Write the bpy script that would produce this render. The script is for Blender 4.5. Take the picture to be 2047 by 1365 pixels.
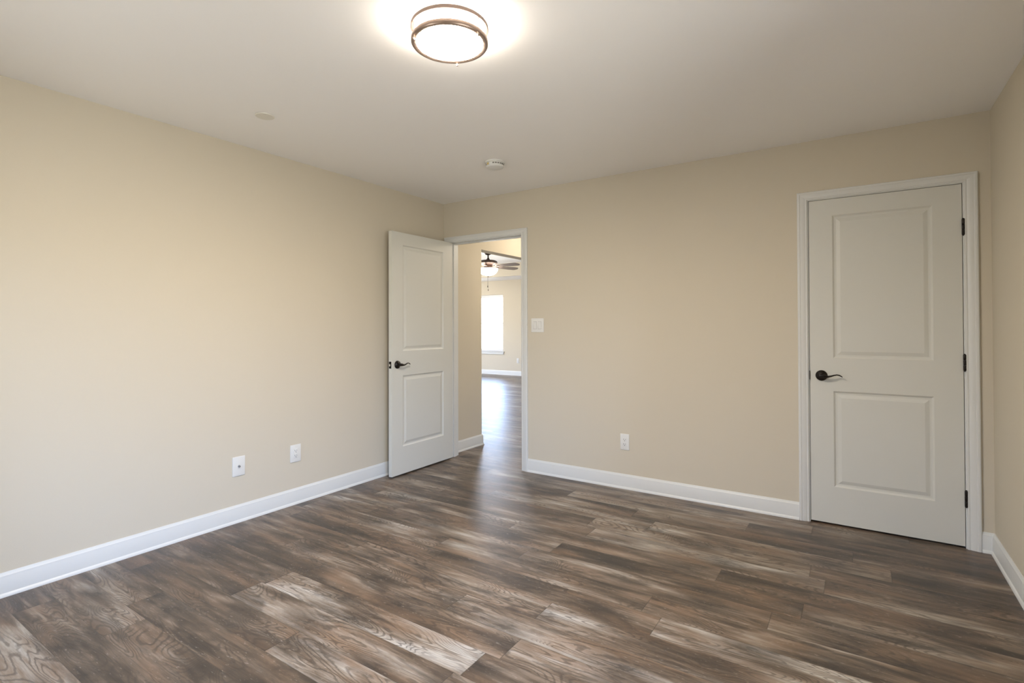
import bpy, bmesh, math, random
from mathutils import Vector, Matrix
from math import sin, cos, pi, radians as R
random.seed(7)
for o in list(bpy.data.objects): bpy.data.objects.remove(o)
scene = bpy.context.scene
C = scene.collection

# ------------------------------------------------------------------ camera
F_PX, CX, CY = 1044.7371, 1023.9692, 641.9735
cd = bpy.data.cameras.new('camera'); cam = bpy.data.objects.new('camera', cd); C.objects.link(cam)
cd.sensor_width = 36.0; cd.sensor_fit = 'HORIZONTAL'; cd.lens = F_PX / 2047 * 36
cd.shift_x = (1023.5 - CX) / 2047; cd.shift_y = (CY - 682.5) / 2047
cd.clip_start = 0.05; cd.clip_end = 200
r_ = (0.834205, 0.551445, -0.003076); u_ = (0.007891, -0.006360, 0.999949); f_ = (-0.551397, 0.834187, 0.009657)
cam.matrix_world = Matrix(((r_[0], u_[0], -f_[0], 3.3320), (r_[1], u_[1], -f_[1], -3.8433), (r_[2], u_[2], -f_[2], 1.2511), (0, 0, 0, 1)))
scene.camera = cam

# ------------------------------------------------------------------ view, world, lights
scene.view_settings.view_transform = 'Standard'; scene.view_settings.look = 'None'
scene.view_settings.gamma = 1; scene.view_settings.use_curve_mapping = False
scene.view_settings.exposure = 0.20
H = 2.432; W = 3.949; REAR = -4.55
SKY, GROUND = (0.57, 0.81, 1.30), (0.93, 0.91, 0.86)
SKY_S, GROUND_S = 16.0, 8.5

w = bpy.data.worlds.new('sky'); scene.world = w; w.use_nodes = True
nt = w.node_tree; nt.nodes.clear()
tc = nt.nodes.new('ShaderNodeTexCoord'); sp = nt.nodes.new('ShaderNodeSeparateXYZ')
mr = nt.nodes.new('ShaderNodeMapRange'); mr.inputs['From Min'].default_value = 0.04; mr.inputs['From Max'].default_value = 0.22
mx = nt.nodes.new('ShaderNodeMix'); mx.data_type = 'RGBA'
mx.inputs[6].default_value = tuple(c * GROUND_S for c in GROUND) + (1,)
mx.inputs[7].default_value = tuple(c * SKY_S for c in SKY) + (1,)
bg = nt.nodes.new('ShaderNodeBackground'); wo = nt.nodes.new('ShaderNodeOutputWorld')
nt.links.new(tc.outputs['Generated'], sp.inputs[0]); nt.links.new(sp.outputs['Z'], mr.inputs['Value'])
nt.links.new(mr.outputs[0], mx.inputs[0]); nt.links.new(mx.outputs[2], bg.inputs[0]); nt.links.new(bg.outputs[0], wo.inputs[0])

def portal(name, loc, size, rot):
    l = bpy.data.lights.new(name, 'AREA'); l.shape = 'RECTANGLE'; l.size, l.size_y = size
    o = bpy.data.objects.new(name, l); C.objects.link(o); o.location = loc; o.rotation_euler = rot
    try: l.cycles.is_portal = True
    except Exception: pass
    return o
SIDE_WIN = (-3.35, -2.15, 0.62, 2.08)          # y0, y1, z0, z1 of the bedroom window in the right wall, outside the frame
portal('portal_bedroom', (W+.14, (SIDE_WIN[0]+SIDE_WIN[1])/2, (SIDE_WIN[2]+SIDE_WIN[3])/2), (SIDE_WIN[3]-SIDE_WIN[2], SIDE_WIN[1]-SIDE_WIN[0]), (0, R(90), 0))
REAR_WIN = (1.05, 1.80, 0.62, 2.08)           # x0, x1, z0, z1 of the window behind the viewer
portal('portal_rear', ((REAR_WIN[0]+REAR_WIN[1])/2, REAR-.14, (REAR_WIN[2]+REAR_WIN[3])/2), (REAR_WIN[1]-REAR_WIN[0], REAR_WIN[3]-REAR_WIN[2]), (R(90), 0, 0))
FAR = 7.31
FAR_WINS = [(-5.25, -4.325, .60, 2.075), (-6.60, -5.675, .60, 2.075), (-2.9, -1.0, .60, 2.075)]  # first is the visible window; the others are unseen, added for more daylight
for i, (a, b, c, d) in enumerate(FAR_WINS):
    portal('portal_living', ((a+b)/2, FAR+.14, (c+d)/2), (b-a, d-c), (R(-90), 0, 0))

def lamp(name, loc, power, col, rad=.06):
    l = bpy.data.lights.new(name, 'POINT'); l.energy = power; l.color = col; l.shadow_soft_size = rad
    o = bpy.data.objects.new(name, l); C.objects.link(o); o.location = loc; return o
lamp('hall_ceiling_lamp', (.75, 1.35, 2.25), 19, (1, .88, .74), .10)

lamp('living_room_fill', (-6.0, 4.6, 2.2), 118, (1, .93, .87), .12)  # unseen fill light, added to brighten the far wall

# ------------------------------------------------------------------ materials
def s2l(c):
    return tuple(((v/255)/12.92 if v/255 <= .04045 else ((v/255+.055)/1.055)**2.4) for v in c)
def mat(name, col, rough=.5, metal=0, spec=.5, bump=None, emit=None, estr=0, coat=0):
    m = bpy.data.materials.new(name); m.use_nodes = True; n = m.node_tree; b = n.nodes['Principled BSDF']
    b.inputs['Base Color'].default_value = tuple(col) + (1,)
    b.inputs['Roughness'].default_value = rough; b.inputs['Metallic'].default_value = metal
    b.inputs['Specular IOR Level'].default_value = spec; b.inputs['Coat Weight'].default_value = coat
    if emit: b.inputs['Emission Color'].default_value = tuple(emit) + (1,); b.inputs['Emission Strength'].default_value = estr
    # slight procedural unevenness in every finish
    tx = n.nodes.new('ShaderNodeTexCoord'); no = n.nodes.new('ShaderNodeTexNoise')
    sc, st = bump if bump else (40, .02)
    no.inputs['Scale'].default_value = sc; no.inputs['Detail'].default_value = 3
    bp = n.nodes.new('ShaderNodeBump'); bp.inputs['Strength'].default_value = st; bp.inputs['Distance'].default_value = .002
    n.links.new(tx.outputs['Object'], no.inputs['Vector']); n.links.new(no.outputs['Fac'], bp.inputs['Height']); n.links.new(bp.outputs[0], b.inputs['Normal'])
    return m
M_wall = mat('wall_paint', (.63, .575, .465), .75, spec=.25, bump=(220, .10))
M_ceil = mat('ceiling_paint', (.93, .92, .905), .9, spec=.15, bump=(180, .08))
M_trim = mat('trim_paint', (.70, .71, .69), .35, spec=.4)
M_door = mat('door_paint', (.65, .65, .60), .38, spec=.4)
M_plate = mat('white_plastic', (.76, .76, .73), .3)
M_slot = mat('socket_slot', (.03, .03, .03), .6)
M_bronze = mat('oil_rubbed_bronze', (.018, .014, .012), .32, metal=.6, spec=.6)
M_bronze2 = mat('brown_bronze', (.045, .027, .020), .5, metal=.15, spec=.3)
M_nickel = mat('brushed_nickel', (.36, .27, .22), .35, metal=.85)
M_ringdark = mat('nickel_ring_darkened', (.16, .12, .10), .45, metal=.5)  # nickel coloured darker so the lamp glow does not wash out the upper ring
M_brass = mat('satin_latch', (.8, .78, .72), .3, metal=.8)
M_steel = mat('coax_steel', (.35, .36, .38), .3, metal=1)
M_glow = mat('lamp_glass', (.9, .88, .84), .4, emit=(1, .89, .76), estr=315)
M_side = mat('lamp_glass_side', (.9, .88, .84), .4, emit=(1, .90, .78), estr=34)
M_bowl = mat('fan_glass', (.9, .88, .84), .4, emit=(1, .88, .76), estr=20)
M_blade = mat('fan_blade', (.20, .155, .13), .55)
M_yellow = mat('yellow_sticker', (.72, .55, .18), .6)
M_vinyl = mat('window_vinyl', (.82, .82, .82), .35)

def glass_mat():
    m = bpy.data.materials.new('window_glass'); m.use_nodes = True; n = m.node_tree; n.nodes.clear()
    g = n.nodes.new('ShaderNodeBsdfGlossy'); g.inputs['Roughness'].default_value = .02
    t = n.nodes.new('ShaderNodeBsdfTransparent'); t.inputs[0].default_value = (.97, .98, .98, 1)
    fr = n.nodes.new('ShaderNodeFresnel'); fr.inputs[0].default_value = 1.3
    mix = n.nodes.new('ShaderNodeMixShader'); o = n.nodes.new('ShaderNodeOutputMaterial')
    n.links.new(fr.outputs[0], mix.inputs[0]); n.links.new(t.outputs[0], mix.inputs[1]); n.links.new(g.outputs[0], mix.inputs[2]); n.links.new(mix.outputs[0], o.inputs[0])
    return m
M_glass = glass_mat()

def floor_mat():
    m = bpy.data.materials.new('weathered_oak_planks'); m.use_nodes = True; n = m.node_tree; L = n.links.new
    b = n.nodes['Principled BSDF']
    N = n.nodes.new
    def math_(op, a, b_=None, c=None, clamp=False):
        x = N('ShaderNodeMath'); x.operation = op; x.use_clamp = clamp
        for i, v in enumerate((a, b_, c)):
            if v is None: continue
            if isinstance(v, (int, float)): x.inputs[i].default_value = v
            else: L(v, x.inputs[i])
        return x.outputs[0]
    def vec(x, y, z=0.):
        c = N('ShaderNodeCombineXYZ')
        for i, v in enumerate((x, y, z)):
            if isinstance(v, (int, float)): c.inputs[i].default_value = v
            else: L(v, c.inputs[i])
        return c.outputs[0]
    def noise(v, wv, scale=1, detail=4, rough=.55, dist=0.):
        x = N('ShaderNodeTexNoise'); x.noise_dimensions = '4D'
        L(v, x.inputs['Vector']); L(wv, x.inputs['W']); x.inputs['Scale'].default_value = scale
        x.inputs['Detail'].default_value = detail; x.inputs['Roughness'].default_value = rough; x.inputs['Distortion'].default_value = dist
        return x.outputs['Fac']
    def ramp(f, stops):
        x = N('ShaderNodeValToRGB'); e = x.color_ramp.elements
        while len(e) > 1: e.remove(e[0])
        e[0].position, e[0].color = stops[0][0], tuple(stops[0][1]) + (1,)
        for p, c in stops[1:]:
            k = e.new(p); k.color = tuple(c) + (1,)
        L(f, x.inputs[0]); return x.outputs[0]
    def mixc(f, a, b_, mode='MIX'):
        x = N('ShaderNodeMix'); x.data_type = 'RGBA'; x.blend_type = mode
        if isinstance(f, (int, float)): x.inputs[0].default_value = f
        else: L(f, x.inputs[0])
        for i, v in ((6, a), (7, b_)):
            if isinstance(v, tuple): x.inputs[i].default_value = v + (1,)
            else: L(v, x.inputs[i])
        return x.outputs[2]
    def mrange(v, a, b_, c=0., d=1.):
        x = N('ShaderNodeMapRange'); L(v, x.inputs[0])
        for i, q in enumerate((a, b_, c, d)): x.inputs[i+1].default_value = q
        return x.outputs[0]
    uv = N('ShaderNodeUVMap'); uv.uv_map = 'metres'; s = N('ShaderNodeSeparateXYZ'); L(uv.outputs[0], s.inputs[0])
    uvn = N('ShaderNodeUVMap'); uvn.uv_map = 'unit'; sn = N('ShaderNodeSeparateXYZ'); L(uvn.outputs[0], sn.inputs[0])
    at = N('ShaderNodeAttribute'); at.attribute_name = 'plank'; sa = N('ShaderNodeSeparateColor'); L(at.outputs['Color'], sa.inputs[0])
    x, y = s.outputs[0], s.outputs[1]
    r1, r2, r3 = sa.outputs[0], sa.outputs[1], sa.outputs[2]
    wv = math_('MULTIPLY', r1, 57.)
    # broad tonal streaks along the board
    big = noise(vec(math_('MULTIPLY', x, 1.5), math_('MULTIPLY', y, 7.5)), wv, 1, 3, .55, .6)
    mid = noise(vec(math_('MULTIPLY', x, 3.0), math_('MULTIPLY', y, 40)), wv, 1, 4, .6, .4)
    fine = noise(vec(math_('MULTIPLY', x, 16), math_('MULTIPLY', y, 300)), wv, 1, 3, .6)
    # cathedral figure: contour lines of a stretched field
    fld = noise(vec(math_('MULTIPLY', x, 1.5), math_('MULTIPLY', y, 7.5)), math_('ADD', wv, 3.3), 1, 1.5, .45, .7)
    wig = noise(vec(math_('MULTIPLY', x, 26), math_('MULTIPLY', y, 60)), math_('ADD', wv, 5.3), 1, 2, .6)
    rings = math_('SINE', math_('ADD', math_('MULTIPLY', fld, 215.), math_('MULTIPLY', wig, 4.)))
    ringm = mrange(noise(vec(math_('MULTIPLY', x, 2.2), math_('MULTIPLY', y, 6)), math_('ADD', wv, 9.1), 1, 1), .42, .54)
    ring = math_('MULTIPLY', mrange(rings, .1, .95), ringm)
    # knots with smoky halos
    vo = N('ShaderNodeTexVoronoi'); vo.voronoi_dimensions = '2D'
    wob = noise(vec(math_('MULTIPLY', x, 12), math_('MULTIPLY', y, 34)), wv, 1, 4, .65)
    L(vec(math_('ADD', math_('ADD', math_('MULTIPLY', x, 2.1), math_('MULTIPLY', wv, 3.7)), math_('MULTIPLY', wob, .42)), math_('ADD', math_('MULTIPLY', y, 4.4), math_('MULTIPLY', wob, .75))), vo.inputs['Vector']); vo.inputs['Scale'].default_value = 1.
    knot = mrange(vo.outputs['Distance'], .05, .17, 1., 0.)
    halo = mrange(vo.outputs['Distance'], .10, .42, .72, 0.)
    streak = mrange(noise(vec(math_('MULTIPLY', x, 2.0), math_('MULTIPLY', y, 9)), math_('ADD', wv, 21.), 1, 4, .62, .7), .52, .61)
    dark = math_('MAXIMUM', math_('MAXIMUM', math_('MULTIPLY', knot, .95), halo), math_('MULTIPLY', streak, math_('ADD', math_('MULTIPLY', r3, .45), .38)))
    rough_dark = mrange(noise(vec(math_('MULTIPLY', x, 3.0), math_('MULTIPLY', y, 80)), math_('ADD', wv, 61.), 1, 4, .7), .36, .60, .72, 1.)
    dark = math_('MULTIPLY', dark, rough_dark)
    t = math_('ADD', math_('MULTIPLY', math_('SUBTRACT', big, .5), 1.55), .5)
    t = math_('ADD', t, math_('MULTIPLY', math_('SUBTRACT', mid, .5), .75))
    t = math_('ADD', t, math_('MULTIPLY', math_('SUBTRACT', fine, .5), .38))
    t = math_('ADD', t, math_('MULTIPLY', math_('SUBTRACT', r2, .5), .30))
    base = ramp(t, [(.12, s2l((52, 44, 38))), (.34, s2l((80, 68, 57))), (.50, s2l((108, 93, 79))), (.64, s2l((134, 121, 107))), (.80, s2l((160, 152, 142))), (.98, s2l((182, 178, 171)))])
    warm = mixc(mrange(noise(vec(math_('MULTIPLY', x, 2.2), math_('MULTIPLY', y, 11)), math_('ADD', wv, 33.), 1, 2), .48, .66, 0, .5), base, s2l((128, 102, 80)))
    col = mixc(math_('MULTIPLY', dark, .88), warm, s2l((38, 35, 34)))
    col = mixc(math_('MULTIPLY', ring, .55), col, s2l((56, 48, 43)))
    # pale scraped flecks
    fl = mrange(noise(vec(math_('MULTIPLY', x, 30), math_('MULTIPLY', y, 110)), math_('ADD', wv, 44.), 1, 4, .7), .60, .72)
    col = mixc(math_('MULTIPLY', fl, .34), col, s2l((196, 188, 176)))
    # joints
    ex = math_('MINIMUM', sn.outputs[1], math_('SUBTRACT', 1., sn.outputs[1]))
    edge = mrange(ex, .004, .016, 1., 0.)
    lenm = math_('MULTIPLY', math_('MINIMUM', sn.outputs[0], math_('SUBTRACT', 1., sn.outputs[0])), 1.22)
    edge2 = mrange(lenm, .0006, .0025, 1., 0.)
    ed = math_('MAXIMUM', math_('MULTIPLY', edge, .38), math_('MULTIPLY', edge2, .6))
    col = mixc(ed, col, s2l((58, 50, 44)))
    L(col, b.inputs['Base Color'])
    L(mrange(fine, .3, .7, .29, .42), b.inputs['Roughness']); b.inputs['Specular IOR Level'].default_value = .55
    hgt = math_('SUBTRACT', math_('ADD', math_('MULTIPLY', fine, .35), math_('MULTIPLY', mid, .5)), math_('ADD', math_('MULTIPLY', ed, 1.2), math_('MULTIPLY', ring, .2)))
    bp = N('ShaderNodeBump'); bp.inputs['Strength'].default_value = .22; bp.inputs['Distance'].default_value = .0016
    L(hgt, bp.inputs['Height']); L(bp.outputs[0], b.inputs['Normal'])
    return m
M_floor = floor_mat()

# ------------------------------------------------------------------ mesh helpers
def link(name, bm, m, parent=None, smooth=False, sharp=35, loc=None):
    me = bpy.data.meshes.new(name)
    bmesh.ops.recalc_face_normals(bm, faces=bm.faces)
    bm.to_mesh(me); bm.free()
    if m: me.materials.append(m)
    o = bpy.data.objects.new(name, me); C.objects.link(o)
    if smooth:
        for p in me.polygons: p.use_smooth = True
        me.set_sharp_from_angle(angle=R(sharp))
    if parent: o.parent = parent
    if loc is not None: o.location = loc
    return o
def tag(o, label=None, cat=None, group=None, kind=None):
    if label: o['label'] = label
    if cat: o['category'] = cat
    if group: o['group'] = group
    if kind: o['kind'] = kind
    return o
def struct(o, label, cat='wall'): return tag(o, label, cat, kind='structure')
def empty(name, loc=(0, 0, 0), rz=0):
    o = bpy.data.objects.new(name, None); C.objects.link(o); o.location = loc; o.rotation_euler = (0, 0, rz); o.empty_display_size = .05; return o
def box(bm, a, b, bev=0, seg=2, mtx=None):
    x0, y0, z0 = [min(a[i], b[i]) for i in range(3)]; x1, y1, z1 = [max(a[i], b[i]) for i in range(3)]
    vs = [bm.verts.new(p) for p in [(x0,y0,z0),(x1,y0,z0),(x1,y1,z0),(x0,y1,z0),(x0,y0,z1),(x1,y0,z1),(x1,y1,z1),(x0,y1,z1)]]
    fs = [bm.faces.new([vs[i] for i in q]) for q in ((0,3,2,1),(4,5,6,7),(0,1,5,4),(1,2,6,5),(2,3,7,6),(3,0,4,7))]
    if bev:
        es = list({e for f in fs for e in f.edges})
        r = bmesh.ops.bevel(bm, geom=es, offset=bev, segments=seg, affect='EDGES', profile=.5)
        vs = list({v for v in bm.verts if v.is_valid and (v in r['verts'] or v in vs)})
    if mtx is not None:
        for v in vs:
            if v.is_valid: v.co = mtx @ v.co
    return vs
def lathe(bm, prof, seg=48, mtx=None, cap=True):
    """prof: list of (radius, z); revolve about z"""
    rings = []
    for r, z in prof:
        if r < 1e-6: rings.append([bm.verts.new((0, 0, z))])
        else: rings.append([bm.verts.new((r*cos(2*pi*k/seg), r*sin(2*pi*k/seg), z)) for k in range(seg)])
    for a, b in zip(rings[:-1], rings[1:]):
        for k in range(seg):
            j = (k+1) % seg
            if len(a) == 1 and len(b) == 1: continue
            if len(a) == 1: bm.faces.new((a[0], b[j], b[k]))
            elif len(b) == 1: bm.faces.new((a[k], a[j], b[0]))
            else: bm.faces.new((a[k], a[j], b[j], b[k]))
    if cap:
        for r in (rings[0], rings[-1]):
            if len(r) > 2: bm.faces.new(r)
    if mtx is not None:
        for r in rings:
            for v in r: v.co = mtx @ v.co
def tube(bm, pts, rads, seg=12, flat=1.0, up=Vector((0, 0, 1))):
    """swept tube with elliptical section: rads horizontal half width, flat = vertical ratio (or list)"""
    rings = []
    pts = [Vector(p) for p in pts]
    for i, p in enumerate(pts):
        t = (pts[min(i+1, len(pts)-1)] - pts[max(i-1, 0)]).normalized()
        s = t.cross(up).normalized(); u = s.cross(t)
        ra = rads[i]; rb = ra*(flat[i] if isinstance(flat, list) else flat)
        rings.append([bm.verts.new(p + s*ra*cos(2*pi*k/seg) + u*rb*sin(2*pi*k/seg)) for k in range(seg)])
    for a, b in zip(rings[:-1], rings[1:]):
        for k in range(seg): bm.faces.new((a[k], a[(k+1) % seg], b[(k+1) % seg], b[k]))
    bm.faces.new(rings[0]); bm.faces.new(rings[-1])
def wall_mesh(u0, u1, z0, z1, d0, d1, axis, holes=()):
    """wall slab along x (axis='x', d = y range) or along y (axis='y', d = x range) with rectangular holes (u0,u1,z0,z1)"""
    bm = bmesh.new()
    us = sorted({u0, u1, *[h[0] for h in holes], *[h[1] for h in holes]})
    zs = sorted({z0, z1, *[h[2] for h in holes], *[h[3] for h in holes]})
    P = (lambda u, d, z: (u, d, z)) if axis == 'x' else (lambda u, d, z: (d, u, z))
    V = {}
    def v(u, d, z):
        k = (u, d, z)
        if k not in V: V[k] = bm.verts.new(P(u, d, z))
        return V[k]
    nu, nz = len(us)-1, len(zs)-1
    def solid(i, j):
        if not (0 <= i < nu and 0 <= j < nz): return False
        cu, cz = (us[i]+us[i+1])/2, (zs[j]+zs[j+1])/2
        return not any(h[0] < cu < h[1] and h[2] < cz < h[3] for h in holes)
    for i in range(nu):
        for j in range(nz):
            if not solid(i, j): continue
            a, b, c, e = us[i], us[i+1], zs[j], zs[j+1]
            for d in (d0, d1): bm.faces.new((v(a,d,c), v(b,d,c), v(b,d,e), v(a,d,e)))
            if not solid(i-1, j): bm.faces.new((v(a,d0,c), v(a,d1,c), v(a,d1,e), v(a,d0,e)))
            if not solid(i+1, j): bm.faces.new((v(b,d0,c), v(b,d1,c), v(b,d1,e), v(b,d0,e)))
            if not solid(i, j-1): bm.faces.new((v(a,d0,c), v(a,d1,c), v(b,d1,c), v(b,d0,c)))
            if not solid(i, j+1): bm.faces.new((v(a,d0,e), v(a,d1,e), v(b,d1,e), v(b,d0,e)))
    return bm
def wall(name, label, *a, m=None, **k):
    return struct(link(name, wall_mesh(*a, **k), m or M_wall), label)
def boxobj(name, a, b, m, parent=None, bev=0, smooth=None):
    bm = bmesh.new(); box(bm, a, b, bev); return link(name, bm, m, parent, smooth=bool(bev) if smooth is None else smooth)

# ------------------------------------------------------------------ room shell
DOOR1 = (.083, .886, 2.048)      # jamb faces, head of the hall doorway
DOOR2 = (3.0717, 3.8285, 2.048)  # jamb faces, head of the closet doorway
J = .018
T = .115
wall('wall_back', 'beige wall holding the hall doorway and the closed closet door', 0, W+.12, 0, H, 0, T, 'x',
     holes=[(DOOR1[0]-J, DOOR1[1]+J, 0, DOOR1[2]+J), (DOOR2[0]-J, DOOR2[1]+J, 0, DOOR2[2]+J)])
wall('wall_left', 'beige wall on the left with coaxial plate and outlet', REAR-.12, T, 0, H, -.12, 0, 'y')
wall('wall_right', 'beige wall at the right edge of the photo', REAR-.12, 0, 0, H, W, W+.12, 'y', holes=[SIDE_WIN])
wall('wall_rear', 'beige wall behind the viewer', 0, W, 0, H, REAR-.12, REAR, 'x', holes=[REAR_WIN])
struct(boxobj('ceiling', (-.12, REAR-.12, H), (W+.12, T, H+.12), M_ceil), 'flat white ceiling with round flush light', 'ceiling')
# closet behind the closed door
wall('wall_closet', 'beige closet wall behind the closed white door', 2.7, W+.12, 0, H, .75, .85, 'x')
wall('wall_closet_side', 'beige closet side wall behind the closed door', T, .75, 0, H, 2.6, 2.7, 'y')
wall('wall_closet_end', 'beige closet end wall behind the closed door', T, .75, 0, H, W, W+.12, 'y')
struct(boxobj('ceiling_closet', (2.6, T, H), (W+.12, .85, H+.12), M_ceil), 'white closet ceiling', 'ceiling')
# hall
HX, HY = 1.35, 2.6
OPEN_Y0, OPEN_Y1, OPEN_Z = .605, 2.3, 2.068
wall('wall_hall', 'tan hall wall with wide opening to the far room', T, FAR+.12, 0, 2.87, -.13, 0, 'y', holes=[(OPEN_Y0, OPEN_Y1, 0, OPEN_Z)])
wall('wall_hall_right', 'tan hall wall out of sight right of the doorway', T, HY, 0, H, HX, HX+.1, 'y')
wall('wall_hall_end', 'tan wall closing the far end of the hall', 0, HX+.1, 0, H, HY, HY+.1, 'x')
struct(boxobj('ceiling_hall', (0, T, H), (HX+.1, HY+.1, H+.12), M_ceil), 'white hall ceiling beyond the doorway', 'ceiling')
# living room
LX = -7.2; SOF = 2.44; TRAY = 2.75; TY1 = 6.45; TY0 = 1.4; TX0 = -6.4; TX1 = -.95
wall('wall_far', 'pale beige far wall of the living room with a window', LX, -.13, 0, 2.87, FAR, FAR+.12, 'x', holes=FAR_WINS)
ADDED_WINS = [(2.2, 4.0, .25, 2.2), (4.3, 6.1, .25, 2.2)]  # unseen windows, added to brighten the living room
for a, b, c, d in ADDED_WINS: portal('portal_living', (LX-.14, (a+b)/2, (c+d)/2), (d-c, b-a), (0, R(-90), 0))
wall('wall_living_left', 'pale beige left wall of the far room', .485, FAR+.12, 0, 2.87, LX-.12, LX, 'y', holes=ADDED_WINS)
wall('wall_living_near', 'pale beige near wall of the far room', LX, -.13, 0, 2.87, .485, .605, 'x')
bm = bmesh.new()   # perimeter soffit
for a, b in (((LX, TY1), (-.13, FAR)), ((LX, .605), (-.13, TY0)), ((LX, TY0), (TX0, TY1)), ((TX1, TY0), (-.13, TY1))):
    vs = [bm.verts.new(p) for p in ((a[0], a[1], SOF), (b[0], a[1], SOF), (b[0], b[1], SOF), (a[0], b[1], SOF))]; bm.faces.new(vs)
struct(link('ceiling_soffit', bm, M_ceil), 'white lower ceiling border around the tray ceiling', 'ceiling')
for nm, a, b in (('wall_tray_far', (TX0, TY1, SOF), (TX1, TY1+.03, TRAY)), ('wall_tray_near', (TX0, TY0-.03, SOF), (TX1, TY0, TRAY)),
             ('wall_tray_left', (TX0-.03, TY0-.03, SOF), (TX0, TY1+.03, TRAY)), ('wall_tray_right', (TX1, TY0-.03, SOF), (TX1+.03, TY1+.03, TRAY))):
    struct(boxobj(nm, a, b, M_wall), 'beige upright step of the tray ceiling in the far room')
struct(boxobj('ceiling_tray', (LX-.12, .485, TRAY), (-.13, FAR+.12, TRAY+.12), M_ceil), 'white tray ceiling carrying the ceiling fan', 'ceiling')

# ------------------------------------------------------------------ floor: planks laid along x
bm = bmesh.new()
uvm = bm.loops.layers.uv.new('metres'); uvn = bm.loops.layers.uv.new('unit'); pc = bm.loops.layers.float_color.new('plank')
PW, PL, PY0 = .1524, 1.22, -1.46
FX0, FX1, FY0, FY1 = LX-.1, W+.1, REAR-.1, FAR+.1
known = {0: 3.01, 1: 3.12, -1: 1.31, 2: 1.519, -5: 2.198, -4: 1.80, 5: 3.462, 6: 3.30, 8: 3.09, 9: 2.35, 4: 1.9, 3: .75, -2: 2.62, -3: .95, 7: 2.75}
k = math.floor((FY0-PY0)/PW)
while PY0+k*PW < FY1:
    y0, y1 = max(FY0, PY0+k*PW), min(FY1, PY0+(k+1)*PW)
    x = known.get(k, random.random()*PL); x -= math.ceil((x-FX0)/PL)*PL
    while x < FX1:
        a, b = max(x, FX0), min(x+PL, FX1)
        if b-a > .001:
            rc = (random.random(), random.random(), random.random(), 1)
            f = bm.faces.new([bm.verts.new(p) for p in ((a, y0, 0), (b, y0, 0), (b, y1, 0), (a, y1, 0))])
            for lp, (uu, vv) in zip(f.loops, ((a, y0), (b, y0), (b, y1), (a, y1))):
                lp[uvm].uv = (uu-x, vv-(PY0+k*PW)); lp[uvn].uv = ((uu-x)/PL, (vv-(PY0+k*PW))/PW); lp[pc] = rc
        x += PL
    k += 1
struct(link('floor', bm, M_floor), 'brown and grey weathered oak plank floor', 'floor')

# ------------------------------------------------------------------ baseboards
BP = [(0, 0), (.020, 0), (.020, .004), (.0175, .012), (.0125, .0175), (.0125, .086), (.0105, .092), (.0105, .096), (.006, .104), (.0035, .111), (0, .111)]
def base_run(bm, p, q, nrm, m0=0, m1=0):
    """p,q 2D endpoints on the wall face, nrm outward normal; m0/m1: +1 inside mitre, -1 outside mitre (shift along run per unit depth)"""
    p, q, nrm = Vector(p), Vector(q), Vector(nrm); t = (q-p).normalized()
    A = []; B = []
    for d, z in BP:
        a = p + nrm*d + t*d*m0; b = q + nrm*d - t*d*m1
        A.append(bm.verts.new((a.x, a.y, z))); B.append(bm.verts.new((b.x, b.y, z)))
    for i in range(len(BP)-1): bm.faces.new((A[i], A[i+1], B[i+1], B[i]))
    bm.faces.new(A); bm.faces.new(B)
def baseboard(name, label, runs):
    bm = bmesh.new()
    for r in runs: base_run(bm, *r)
    return struct(link(name, bm, M_trim, smooth=True, sharp=25), label, 'baseboard')
C1 = (.016, .953); C2 = (3.0097, 3.8942)
baseboard('baseboard_left', 'white baseboard along the left wall', [((0, REAR), (0, -.018), (1, 0), 1, 0)])
baseboard('baseboard_back', 'white baseboard along the back wall between the doors and in the right corner', [((C1[1], 0), (C2[0], 0), (0, -1), 0, 0), ((C2[1], 0), (W, 0), (0, -1), 0, 1)])
baseboard('baseboard_right', 'white baseboard along the right wall', [((W, 0), (W, REAR), (-1, 0), 1, 1)])
baseboard('baseboard_rear', 'white baseboard along the wall behind the viewer', [((W, REAR), (0, REAR), (0, 1), 1, 1)])
baseboard('baseboard_hall', 'white baseboard wrapping the hall wall corner', [((0, T+.018), (0, OPEN_Y0), (1, 0), 0, -1), ((0, OPEN_Y0), (-.13, OPEN_Y0), (0, 1), -1, 0)])
baseboard('baseboard_far', 'white baseboard under the far room window', [((LX, FAR), (-.13, FAR), (0, -1), 0, 0)])

# ------------------------------------------------------------------ door casings and jambs
CP = [(0, 0), (0, .007), (.004, .010), (.009, .010), (.012, .0085), (.016, .0105), (.034, .0155), (.040, .0155), (.043, .018), (.052, .018), (.057, .014), (.057, 0)]
def casing_bm(xl, xr, zt, wl, wr, wt, y, sgn, left=True):
    bm = bmesh.new()
    rows = []
    for s, d in CP:
        s_ = s/.057
        L_, R_, Z_ = xl-s_*wl, xr+s_*wr, zt+s_*wt
        rows.append([bm.verts.new(p) for p in ((L_, y+sgn*d, 0), (L_, y+sgn*d, Z_), (R_, y+sgn*d, Z_), (R_, y+sgn*d, 0))])
    for a, b in zip(rows[:-1], rows[1:]):
        for i in range(3): bm.faces.new((a[i], a[i+1], b[i+1], b[i]))
    for i in (0, 3): bm.faces.new([r[i] for r in rows])
    return bm
def jamb_bm(D, y0, y1, stop=None):
    xl, xr, zt = D; bm = bmesh.new()
    box(bm, (xl-J, y0, 0), (xl, y1, zt)); box(bm, (xr, y0, 0), (xr+J, y1, zt)); box(bm, (xl-J, y0, zt), (xr+J, y1, zt+J))
    if stop:
        a, b = stop; t = .011
        box(bm, (xl, a, 0), (xl+t, b, zt-t)); box(bm, (xr-t, a, 0), (xr, b, zt-t)); box(bm, (xl, a, zt-t), (xr, b, zt))
    return bm
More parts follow.
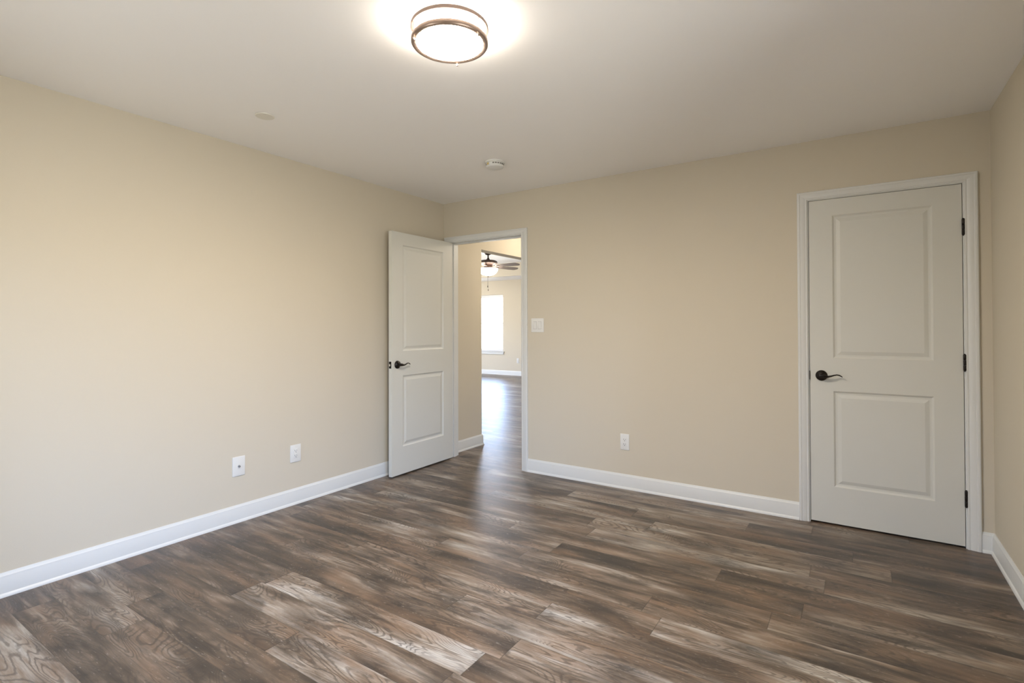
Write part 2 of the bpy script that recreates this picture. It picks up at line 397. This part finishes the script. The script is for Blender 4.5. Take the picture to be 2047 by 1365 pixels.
t1 = struct(link('trim_1', casing_bm(.078, .891, 2.053, .060, .062, .051, 0, -1), M_trim, smooth=True, sharp=20), 'white casing around the open hall doorway', 'door trim')
link('jamb', jamb_bm(DOOR1, -.0005, T+.0005, (.040, .075)), M_trim, t1)
link('casing_hall_side', casing_bm(.078, .891, 2.053, .060, .057, .057, T, 1), M_trim, t1, smooth=True, sharp=20)
bm = bmesh.new(); box(bm, (DOOR1[1]-.0015, .006, .885), (DOOR1[1]+.001, .034, .945), .001)
link('strike_plate', bm, M_bronze, t1)['label'] = 'dark bronze strike plate'
t2 = struct(link('trim_2', casing_bm(3.0667, 3.8335, 2.053, .057, .0605, .051, 0, -1), M_trim, smooth=True, sharp=20), 'white casing around the closed closet door', 'door trim')
link('jamb', jamb_bm(DOOR2, -.0005, T+.0005, (.040, .075)), M_trim, t2)

# ------------------------------------------------------------------ doors
PANEL = [(0, 0), (.004, .0035), (.010, .0075), (.016, .0085), (.021, .0085), (.030, .0055), (.040, .0025), (.042, .0020)]
def leaf_bm(w_, z0, z1, t, panels):
    """local: x 0..w, front face y=0 (looks to -y), back y=t"""
    bm = bmesh.new()
    us = sorted({0, w_, *[p[0] for p in panels], *[p[1] for p in panels]}); zs = sorted({z0, z1, *[p[2] for p in panels], *[p[3] for p in panels]})
    for y, s in ((0, 1), (t, -1)):
        V = {}
        def v(u, z):
            if (u, z) not in V: V[(u, z)] = bm.verts.new((u, y, z))
            return V[(u, z)]
        for i in range(len(us)-1):
            for j in range(len(zs)-1):
                cu, cz = (us[i]+us[i+1])/2, (zs[j]+zs[j+1])/2
                if any(p[0] < cu < p[1] and p[2] < cz < p[3] for p in panels): continue
                bm.faces.new((v(us[i], zs[j]), v(us[i+1], zs[j]), v(us[i+1], zs[j+1]), v(us[i], zs[j+1])))
        for a, b, c, d in panels:
            prev = [v(a, c), v(b, c), v(b, d), v(a, d)]
            for ins, dep in PANEL[1:]:
                cur = [bm.verts.new(p) for p in ((a+ins, y+s*dep, c+ins), (b-ins, y+s*dep, c+ins), (b-ins, y+s*dep, d-ins), (a+ins, y+s*dep, d-ins))]
                for q in range(4): bm.faces.new((prev[q], prev[(q+1) % 4], cur[(q+1) % 4], cur[q]))
                prev = cur
            bm.faces.new(prev)
    for f in (((0,0,z0),(w_,0,z0),(w_,t,z0),(0,t,z0)), ((0,0,z1),(w_,0,z1),(w_,t,z1),(0,t,z1)), ((0,0,z0),(0,t,z0),(0,t,z1),(0,0,z1)), ((w_,0,z0),(w_,t,z0),(w_,t,z1),(w_,0,z1))):
        bm.faces.new([bm.verts.new(p) for p in f])
    bmesh.ops.remove_doubles(bm, verts=bm.verts, dist=1e-6)
    return bm
def lever_set(parent, x, z, y, s, d, style):
    """rosette on face at (x,y,z) facing s*y; the lever runs towards d along x"""
    bm = bmesh.new()
    mt = Matrix.Translation((x, y, z)) @ Matrix.Rotation(R(90)*(1 if s < 0 else -1), 4, 'X')
    lathe(bm, [(0, 0), (.033, 0), (.0335, .003), (.032, .007), (.027, .0095), (.025, .012), (.018, .015), (.0125, .018), (.0115, .040), (.012, .046), (.0, .050)], 40, mt, cap=False)
    ro = link('rosette', bm, M_bronze, parent, smooth=True, sharp=40)
    bm = bmesh.new()
    Y = y + s*.044
    pts = [(-.006, 0), (.008, .0), (.022, -.002), (.038, -.003), (.054, .001), (.070, .007), (.084, .010), (.097, .0075), (.108, .001), (.113, -.003)]
    rad = [.010, .0115, .010, .008, .0068, .0062, .0062, .0065, .0060, .0035]
    tube(bm, [(x+d*p, Y - s*.006*min(1, max(0, (p-.05)/.06)), z+q) for p, q in pts], rad, 14, flat=[1.0, 1.05, .95, .85, .75, .66, .62, .60, .55, .6])
    lv = link('lever', bm, M_bronze, parent, smooth=True, sharp=60)
    return ro
def hinge(parent, x, y, z, hh=.089, d=1):
    bm = bmesh.new()
    mt = Matrix.Translation((x, y, z))
    for i in range(3):
        a = -hh/2 + i*hh/3
        lathe(bm, [(.0065, a+.0006), (.007, a+.0014), (.007, a+hh/3-.0014), (.0065, a+hh/3-.0006)], 14, mt)
    lathe(bm, [(0, hh/2), (.005, hh/2), (.0055, hh/2+.003), (0, hh/2+.006)], 12, mt, cap=False)
    lathe(bm, [(0, -hh/2-.006), (.0055, -hh/2-.003), (.005, -hh/2), (0, -hh/2)], 12, mt, cap=False)
    box(bm, (x-.001, y+.002, z-hh/2), (x+.001, y+.018, z+hh/2))
    return link('hinge', bm, M_bronze, parent, smooth=True, sharp=40)
ZB, ZT, LT = .012, 2.045, .035
rails = [(1.045, 1.941), (.241, .839)]
# closed closet door
w2 = 3.8255-3.0747
d2 = struct(link('door_2', leaf_bm(w2, ZB, ZT, LT, [(.1275, w2-.1305, a, b) for a, b in rails]), M_door, smooth=True, sharp=12, loc=(3.0747, .001, 0)), 'closed white two-panel closet door with black lever on its left', 'door')
lever_set(d2, .0635, .934, 0, -1, 1, 0)
for z in (1.801, 1.039, .279):
    hinge(d2, w2+.0045, -.008, z)
bm = bmesh.new(); box(bm, (-.0035, -.0085, .905), (.0005, .004, .962), .001); link('latch_plate', bm, M_bronze, d2)
# open door, hinged on the left jamb, leaf standing nearly parallel to the left wall
w1 = .785
d1 = struct(link('door_1', leaf_bm(w1, ZB, ZT, LT, [(.1275, w1-.1305, a, b) for a, b in rails]), M_door, smooth=True, sharp=12), 'open white two-panel door standing against the left wall', 'door')
# local front (-y) must face +x: local x runs from the free edge (y=-.797) to the hinge
ang = math.atan2(.785, -.009)
d1.matrix_world = Matrix.Translation((.127, -.797, 0)) @ Matrix.Rotation(ang, 4, 'Z')
lever_set(d1, .0635, .934, 0, -1, 1, 0)
lever_set(d1, .0635, .934, LT, 1, 1, 0)
bm = bmesh.new(); box(bm, (-.0022, .005, .905), (.002, LT-.005, .962), .0015)
lp = link('latch_plate', bm, M_bronze, d1)
bm = bmesh.new(); box(bm, (-.012, .011, .924), (.0, .023, .942), .003); link('latch_bolt', bm, M_brass, lp)['label'] = 'bright latch bolt'
for z in (1.801, 1.039, .279): hinge(d1, w1+.006, LT+.004, z)
for z in (1.801, 1.039, .279):
    bm = bmesh.new(); box(bm, (w1, .002, z-.0445), (w1+.002, LT, z+.0445)); link('hinge_plate', bm, M_steel, d1)

# ------------------------------------------------------------------ wall plates
def plate_frame(loc, rz):      # local: plate in xz plane centred at the origin, front to -y
    return loc, rz
def plate_bm(w_, h_, hole=None, t=.0055):
    bm = bmesh.new(); box(bm, (-w_/2, -t, -h_/2), (w_/2, 0, h_/2), .0022, 3); return bm
def rect_recess(parent, name, w_, h_, m, y=-.0058, t=.002, bev=.001, cx=0, cz=0):
    bm = bmesh.new(); box(bm, (cx-w_/2, y-t, cz-h_/2), (cx+w_/2, y+.004, cz+h_/2), bev, 2); return link(name, bm, m, parent, smooth=True)
def outlet(loc, rz, label, w_=.072, h_=.122, grp=None):
    o = empty('wall_outlet', loc, rz); tag(o, label, 'outlet', grp)
    link('cover_plate', plate_bm(w_, h_), M_plate, o, smooth=True)
    rc = rect_recess(o, 'receptacle', .034, .068, M_plate)
    bm = bmesh.new()
    for cz in (.0175, -.0175):
        box(bm, (-.0085, -.0082, cz-.002), (-.0060, -.0070, cz+.008)); box(bm, (.0055, -.0082, cz-.001), (.0078, -.0070, cz+.007))
        lathe(bm, [(.0028, .0070), (.0028, .0082)], 12, Matrix.Translation((0, 0, cz-.0075)) @ Matrix.Rotation(R(90), 4, 'X'))
    link('slots', bm, M_slot, rc)['label'] = 'dark socket slots'
    for cz in (.048, -.048):
        bm = bmesh.new(); lathe(bm, [(.0030, .0050), (.0030, .0062), (.001, .0066)], 12, Matrix.Translation((0, 0, cz)) @ Matrix.Rotation(R(90), 4, 'X')); link('screw', bm, M_plate, o, smooth=True)
    return o
outlet((1.829, 0, .358), 0, 'white outlet low on the back wall between the two doors')
outlet((0, -1.5955, .357), R(90), 'white outlet on the left wall, nearer the open door', w_=.084)
outlet((-3.868, FAR, .375), 0, 'tiny white outlet on the far room wall right of its window')
o = empty('coax_wall_plate', (0, -2.003, .357), R(90)); tag(o, 'white blank wall plate with a single metal coaxial jack, left of the left wall outlet', 'wall plate')
link('cover_plate', plate_bm(.082, .124), M_plate, o, smooth=True)
bm = bmesh.new(); mt = Matrix.Rotation(R(90), 4, 'X')
lathe(bm, [(.0075, .005), (.0075, .0075)], 6, mt); lathe(bm, [(.0048, .0075), (.0048, .017), (.004, .018), (0, .018)], 20, mt)
link('coax_jack', bm, M_steel, o, smooth=True, sharp=30)['label'] = 'threaded steel coaxial jack'
for cz in (.042, -.042):
    bm = bmesh.new(); lathe(bm, [(.0030, .0050), (.0030, .0062), (.001, .0066)], 12, Matrix.Translation((0, 0, cz)) @ mt); link('screw', bm, M_plate, o, smooth=True)
o = empty('light_switch', (1.052, 0, 1.259), 0); tag(o, 'white double rocker light switch right of the hall doorway', 'light switch')
link('cover_plate', plate_bm(.122, .118), M_plate, o, smooth=True)
for cx in (-.023, .023):
    rc = rect_recess(o, 'switch_frame', .035, .069, M_plate, t=.0006, bev=.0003, cx=cx)
    bm = bmesh.new()
    vs = [bm.verts.new(p) for p in ((cx-.0145, -.0062, -.031), (cx+.0145, -.0062, -.031), (cx+.0145, -.0100, .031), (cx-.0145, -.0100, .031))]
    vb = [bm.verts.new((v.co.x, -.004, v.co.z)) for v in vs]
    bm.faces.new(vs)
    for q in range(4): bm.faces.new((vs[q], vs[(q+1) % 4], vb[(q+1) % 4], vb[q]))
    link('rocker', bm, M_plate, rc)
    bm = bmesh.new()   # dark strips painting the shade in the gap round the rocker
    for a, b in (((cx-.0160, -.0067, -.0325), (cx-.0150, -.0060, .0325)), ((cx+.0150, -.0067, -.0325), (cx+.0160, -.0060, .0325)), ((cx-.0160, -.0067, -.0328), (cx+.0160, -.0060, -.0316)), ((cx-.0160, -.0067, .0316), (cx+.0160, -.0060, .0328))): box(bm, a, b)
    link('rocker_gap_shade', bm, mat('switch_gap_shade', (.30, .28, .25), .8), rc)

# ------------------------------------------------------------------ ceiling fittings
def ceiling_thing(name, loc): return empty(name, loc)
LC = (2.010, -2.280)
o = empty('ceiling_light', (LC[0], LC[1], H)); tag(o, 'round flush ceiling light with two brushed nickel rings and glowing white glass', 'ceiling light')
bm = bmesh.new(); lathe(bm, [(0, 0), (.128, 0), (.130, -.004), (.130, -.012), (.120, -.014), (0, -.014)], 64, cap=False); link('ceiling_pan', bm, M_plate, o, smooth=True)
bm = bmesh.new(); lathe(bm, [(.126, -.012), (.133, -.014), (.134, -.056), (.131, -.066)], 72, cap=False)
link('glass_side', bm, M_side, o, smooth=True)['label'] = 'upright glass side of the drum'
bm = bmesh.new(); lathe(bm, [(.131, -.066), (.118, -.076), (.085, -.085), (.04, -.090), (0, -.091)], 72, cap=False)
link('glass_diffuser', bm, M_glow, o, smooth=True)['label'] = 'glowing white glass underside'
def ring_bm(ri, ro, z0, z1, b=.0015):
    bm = bmesh.new(); pr = [(ri, z0), (ro-b, z0), (ro, z0-b), (ro, z1+b), (ro-b, z1), (ri+b, z1), (ri, z1+b), (ri, z0)]
    lathe(bm, pr, 96, cap=False); bmesh.ops.remove_doubles(bm, verts=bm.verts, dist=1e-6); return bm
link('nickel_ring', ring_bm(.139, .150, -.010, -.024), M_ringdark, o, smooth=True)['label'] = 'upper nickel ring'
bm = bmesh.new(); lathe(bm, [(.140, -.062), (.148, -.062), (.149, -.064), (.1495, -.076), (.147, -.080), (.137, -.081), (.130, -.078), (.130, -.075), (.140, -.072), (.140, -.062)], 96, cap=False); bmesh.ops.remove_doubles(bm, verts=bm.verts, dist=1e-6)
lr = link('nickel_ring', bm, M_nickel, o, smooth=True); lr['label'] = 'wider lower nickel ring holding the glass'
for a in (118, -2, -122):
    c, s = .1445*cos(R(a)), .1445*sin(R(a))
    bm = bmesh.new(); lathe(bm, [(.0028, -.022), (.0020, -.026), (.0020, -.056), (.0028, -.062)], 12, Matrix.Translation((c, s, 0))); link('ring_post', bm, M_nickel, o, smooth=True)
    bm = bmesh.new(); lathe(bm, [(.0025, -.079), (.0025, -.082), (.0050, -.084), (.0058, -.0875), (.0045, -.091), (0, -.0925)], 14, Matrix.Translation((c, s, 0)), cap=False); link('finial', bm, M_nickel, o, smooth=True)

o = empty('smoke_detector', (1.163, -.781, H)); tag(o, 'round white smoke detector with a small yellow sticker on the ceiling', 'smoke detector')
bm = bmesh.new(); lathe(bm, [(0, 0), (.072, 0), (.074, -.003), (.074, -.007), (.071, -.010), (0, -.010)], 56, cap=False); link('mounting_ring', bm, M_plate, o, smooth=True, sharp=30)
bm = bmesh.new(); lathe(bm, [(0, -.009), (.062, -.009), (.063, -.012), (.063, -.028), (.064, -.030), (.064, -.036), (.060, -.041), (.040, -.045), (0, -.046)], 56, cap=False); sb = link('body', bm, M_plate, o, smooth=True, sharp=30)
bm = bmesh.new()
for k in range(22):
    a = 2*pi*k/22
    if 4.15 < a < 4.95: continue
    box(bm, (.0620, -.0065, -.025), (.0640, .0065, -.0165), mtx=Matrix.Rotation(a, 4, 'Z'))
link('vent_slots', bm, mat('vent_slot', (.20, .19, .17), .8), sb)['label'] = 'dark vent slots around the body'
bm = bmesh.new()
for dz0, dz1, a0, a1 in ((-.029, -.014, -2.02, -1.72),):
    q = []
    for i in range(7):
        a = a0+(a1-a0)*i/6; q.append((bm.verts.new((.0646*cos(a), .0646*sin(a), dz0)), bm.verts.new((.0646*cos(a), .0646*sin(a), dz1))))
    for a, b in zip(q[:-1], q[1:]): bm.faces.new((a[0], b[0], b[1], a[1]))
link('sticker', bm, M_yellow, sb)['label'] = 'small yellow sticker'

o = empty('ceiling_disc', (.577, -2.176, H)); tag(o, 'thin flat white disc covering a hole in the ceiling near the left wall', 'ceiling cover')
bm = bmesh.new(); lathe(bm, [(0, -.0005), (.048, -.0005), (.050, -.002), (.050, -.004), (.048, -.006), (0, -.0065)], 48, cap=False)
link('cover_disc', bm, mat('cap_paint', (.78, .76, .69), .5), o, smooth=True, sharp=30)

# ------------------------------------------------------------------ windows
def window(name, label, x0, x1, z0, z1, y, out, sill=True):
    """y: interior wall face; out: +1 if outside lies to +y"""
    root = struct(empty(name, ((x0+x1)/2, y, z0)), label, 'window')
    wd, ht = x1-x0, z1-z0; zm = ht*.495
    def pbox(lst, nm, m, par=root):
        bm = bmesh.new()
        for a, b in lst: box(bm, (a[0], a[1]*out, a[2]), (b[0], b[1]*out, b[2]), .002, 1)
        return link(nm, bm, m, par)
    h = wd/2
    pbox([((-h, .07, 0), (-h+.03, .12, ht)), ((h-.03, .07, 0), (h, .12, ht)), ((-h, .07, ht-.03), (h, .12, ht)), ((-h, .07, 0), (h, .12, .03))], 'window_frame', M_vinyl)
    for nm, a, b, yy in (('lower_sash', .03, zm+.02, .075), ('upper_sash', zm-.02, ht-.03, .095)):
        s = pbox([((-h+.03, yy, a), (-h+.065, yy+.02, b)), ((h-.065, yy, a), (h-.03, yy+.02, b)), ((-h+.065, yy, b-.035), (h-.065, yy+.02, b)), ((-h+.065, yy, a), (h-.065, yy+.02, a+.035))], nm, M_vinyl)
        bm = bmesh.new(); box(bm, (-h+.06, (yy+.008)*out, a+.03), (h-.06, (yy+.012)*out, b-.03)); link('glass', bm, M_glass, s)
    if sill:
        pbox([((-h-.035, -.03, -.022), (h+.035, .075, 0))], 'window_sill', M_trim); pbox([((-h-.02, -.016, -.075), (h+.02, -.001, -.022))], 'apron', M_trim)
    return root
lbl = ['bright blown-out window on the far room wall', 'unseen window added to light the far room, left of the bright one', 'unseen window added to light the far room, behind the back wall']
for i, (a, b, c, d) in enumerate(FAR_WINS): window('window_%d' % (i+1), lbl[i], a, b, c, d, FAR, 1)
ym = (SIDE_WIN[0]+SIDE_WIN[1])/2
for nm, a, b, lb in (('window_4', SIDE_WIN[0], ym, 'farther half of the bedroom window beside the viewer'), ('window_5', ym, SIDE_WIN[1], 'nearer half of the bedroom window beside the viewer')):
    wn = window(nm, lb, a, b, SIDE_WIN[2], SIDE_WIN[3], 0, 1)
    wn.location = (W, (a+b)/2, SIDE_WIN[2]); wn.rotation_euler = (0, 0, R(-90))

window('window_8', 'window in the wall behind the viewer', *REAR_WIN, REAR, -1)
for k_, (a, b, c, d) in enumerate(ADDED_WINS):
    wn = window('window_%d' % (6+k_), 'large unseen window added to light the far room, behind the left wall', a, b, c, d, 0, 1)
    wn.location = (LX, (a+b)/2, c); wn.rotation_euler = (0, 0, R(90))
# ------------------------------------------------------------------ ceiling fan in the far room
FAN = (-2.75, 4.5, TRAY)
o = empty('ceiling_fan', FAN); tag(o, 'bronze ceiling fan with lit glass bowl in the far room', 'ceiling fan')
bm = bmesh.new(); lathe(bm, [(0, 0), (.080, 0), (.082, -.02), (.075, -.055), (.055, -.080), (.028, -.093), (0, -.094)], 40, cap=False); link('canopy', bm, M_bronze2, o, smooth=True)
bm = bmesh.new(); lathe(bm, [(.014, -.09), (.014, -.15), (.020, -.155), (.032, -.175), (.055, -.190), (.058, -.193)], 24); link('downrod', bm, M_bronze2, o, smooth=True)
bm = bmesh.new(); lathe(bm, [(0, -.188), (.07, -.190), (.14, -.198), (.175, -.215), (.187, -.240), (.185, -.252), (.160, -.270), (.12, -.285), (.06, -.292), (0, -.292)], 56, cap=False); link('motor_housing', bm, M_bronze2, o, smooth=True)
bm = bmesh.new(); lathe(bm, [(0, -.29), (.075, -.292), (.085, -.31), (.085, -.345), (.12, -.352), (.125, -.362), (0, -.364)], 40, cap=False); link('light_fitter', bm, M_bronze2, o, smooth=True)
bm = bmesh.new(); lathe(bm, [(.192, -.360), (.197, -.366), (.188, -.400), (.160, -.445), (.110, -.480), (.05, -.496), (0, -.499)], 48, cap=False); link('glass_bowl', bm, M_bowl, o, smooth=True)['label'] = 'glowing frosted glass bowl'
bm = bmesh.new(); lathe(bm, [(0, -.494), (.012, -.500), (.013, -.508), (.006, -.516), (.008, -.524), (0, -.530)], 16, cap=False); link('finial', bm, M_bronze2, o, smooth=True)
for k in range(5):
    a = R(-1 + 72*k); mt = Matrix.Rotation(a, 4, 'Z')
    bm = bmesh.new()
    pr = []
    n_ = 14
    for i in range(n_+1):
        t = i/n_; xx = .20+.54*t; hw = .052+.020*min(1, t*1.6)
        if t > .88: hw *= math.sqrt(max(0.0, 1-((t-.88)/.125)**2))
        pr.append((xx, hw))
    mt2 = mt @ Matrix.Translation((0, 0, -.318)) @ Matrix.Rotation(R(-14), 4, 'X')
    top = [bm.verts.new(mt2 @ Vector((x_, h_, .003))) for x_, h_ in pr] + [bm.verts.new(mt2 @ Vector((x_, -h_, .003))) for x_, h_ in reversed(pr)]
    bot = [bm.verts.new(mt2 @ Vector((x_, h_, -.003))) for x_, h_ in pr] + [bm.verts.new(mt2 @ Vector((x_, -h_, -.003))) for x_, h_ in reversed(pr)]
    bm.faces.new(top); bm.faces.new(bot)
    for i in range(len(top)): j = (i+1) % len(top); bm.faces.new((top[i], top[j], bot[j], bot[i]))
    bl = link('blade', bm, M_blade, o)
    bm = bmesh.new(); tube(bm, [mt @ Vector(p) for p in ((.09, 0, -.292), (.14, .0, -.300), (.18, 0, -.312), (.23, 0, -.324), (.27, 0, -.324))], [.012, .014, .022, .030, .012], 10, flat=.3)
    link('blade_arm', bm, M_bronze2, bl, smooth=True)
for dx, dy, zb in ((-.02, .01, -.73), (.008, -.01, -.80)):
    bm = bmesh.new(); tube(bm, [(dx, dy, -.50), (dx, dy, zb+.04)], [.0016, .0016], 6, up=Vector((0, 1, 0)))
    ch = link('pull_chain', bm, M_bronze2, o)
    bm = bmesh.new(); lathe(bm, [(0, zb+.042), (.004, zb+.038), (.007, zb+.015), (.006, zb+.002), (0, zb)], 12, Matrix.Translation((dx, dy, 0)), cap=False); link('chain_pull', bm, M_bronze2, ch, smooth=True)
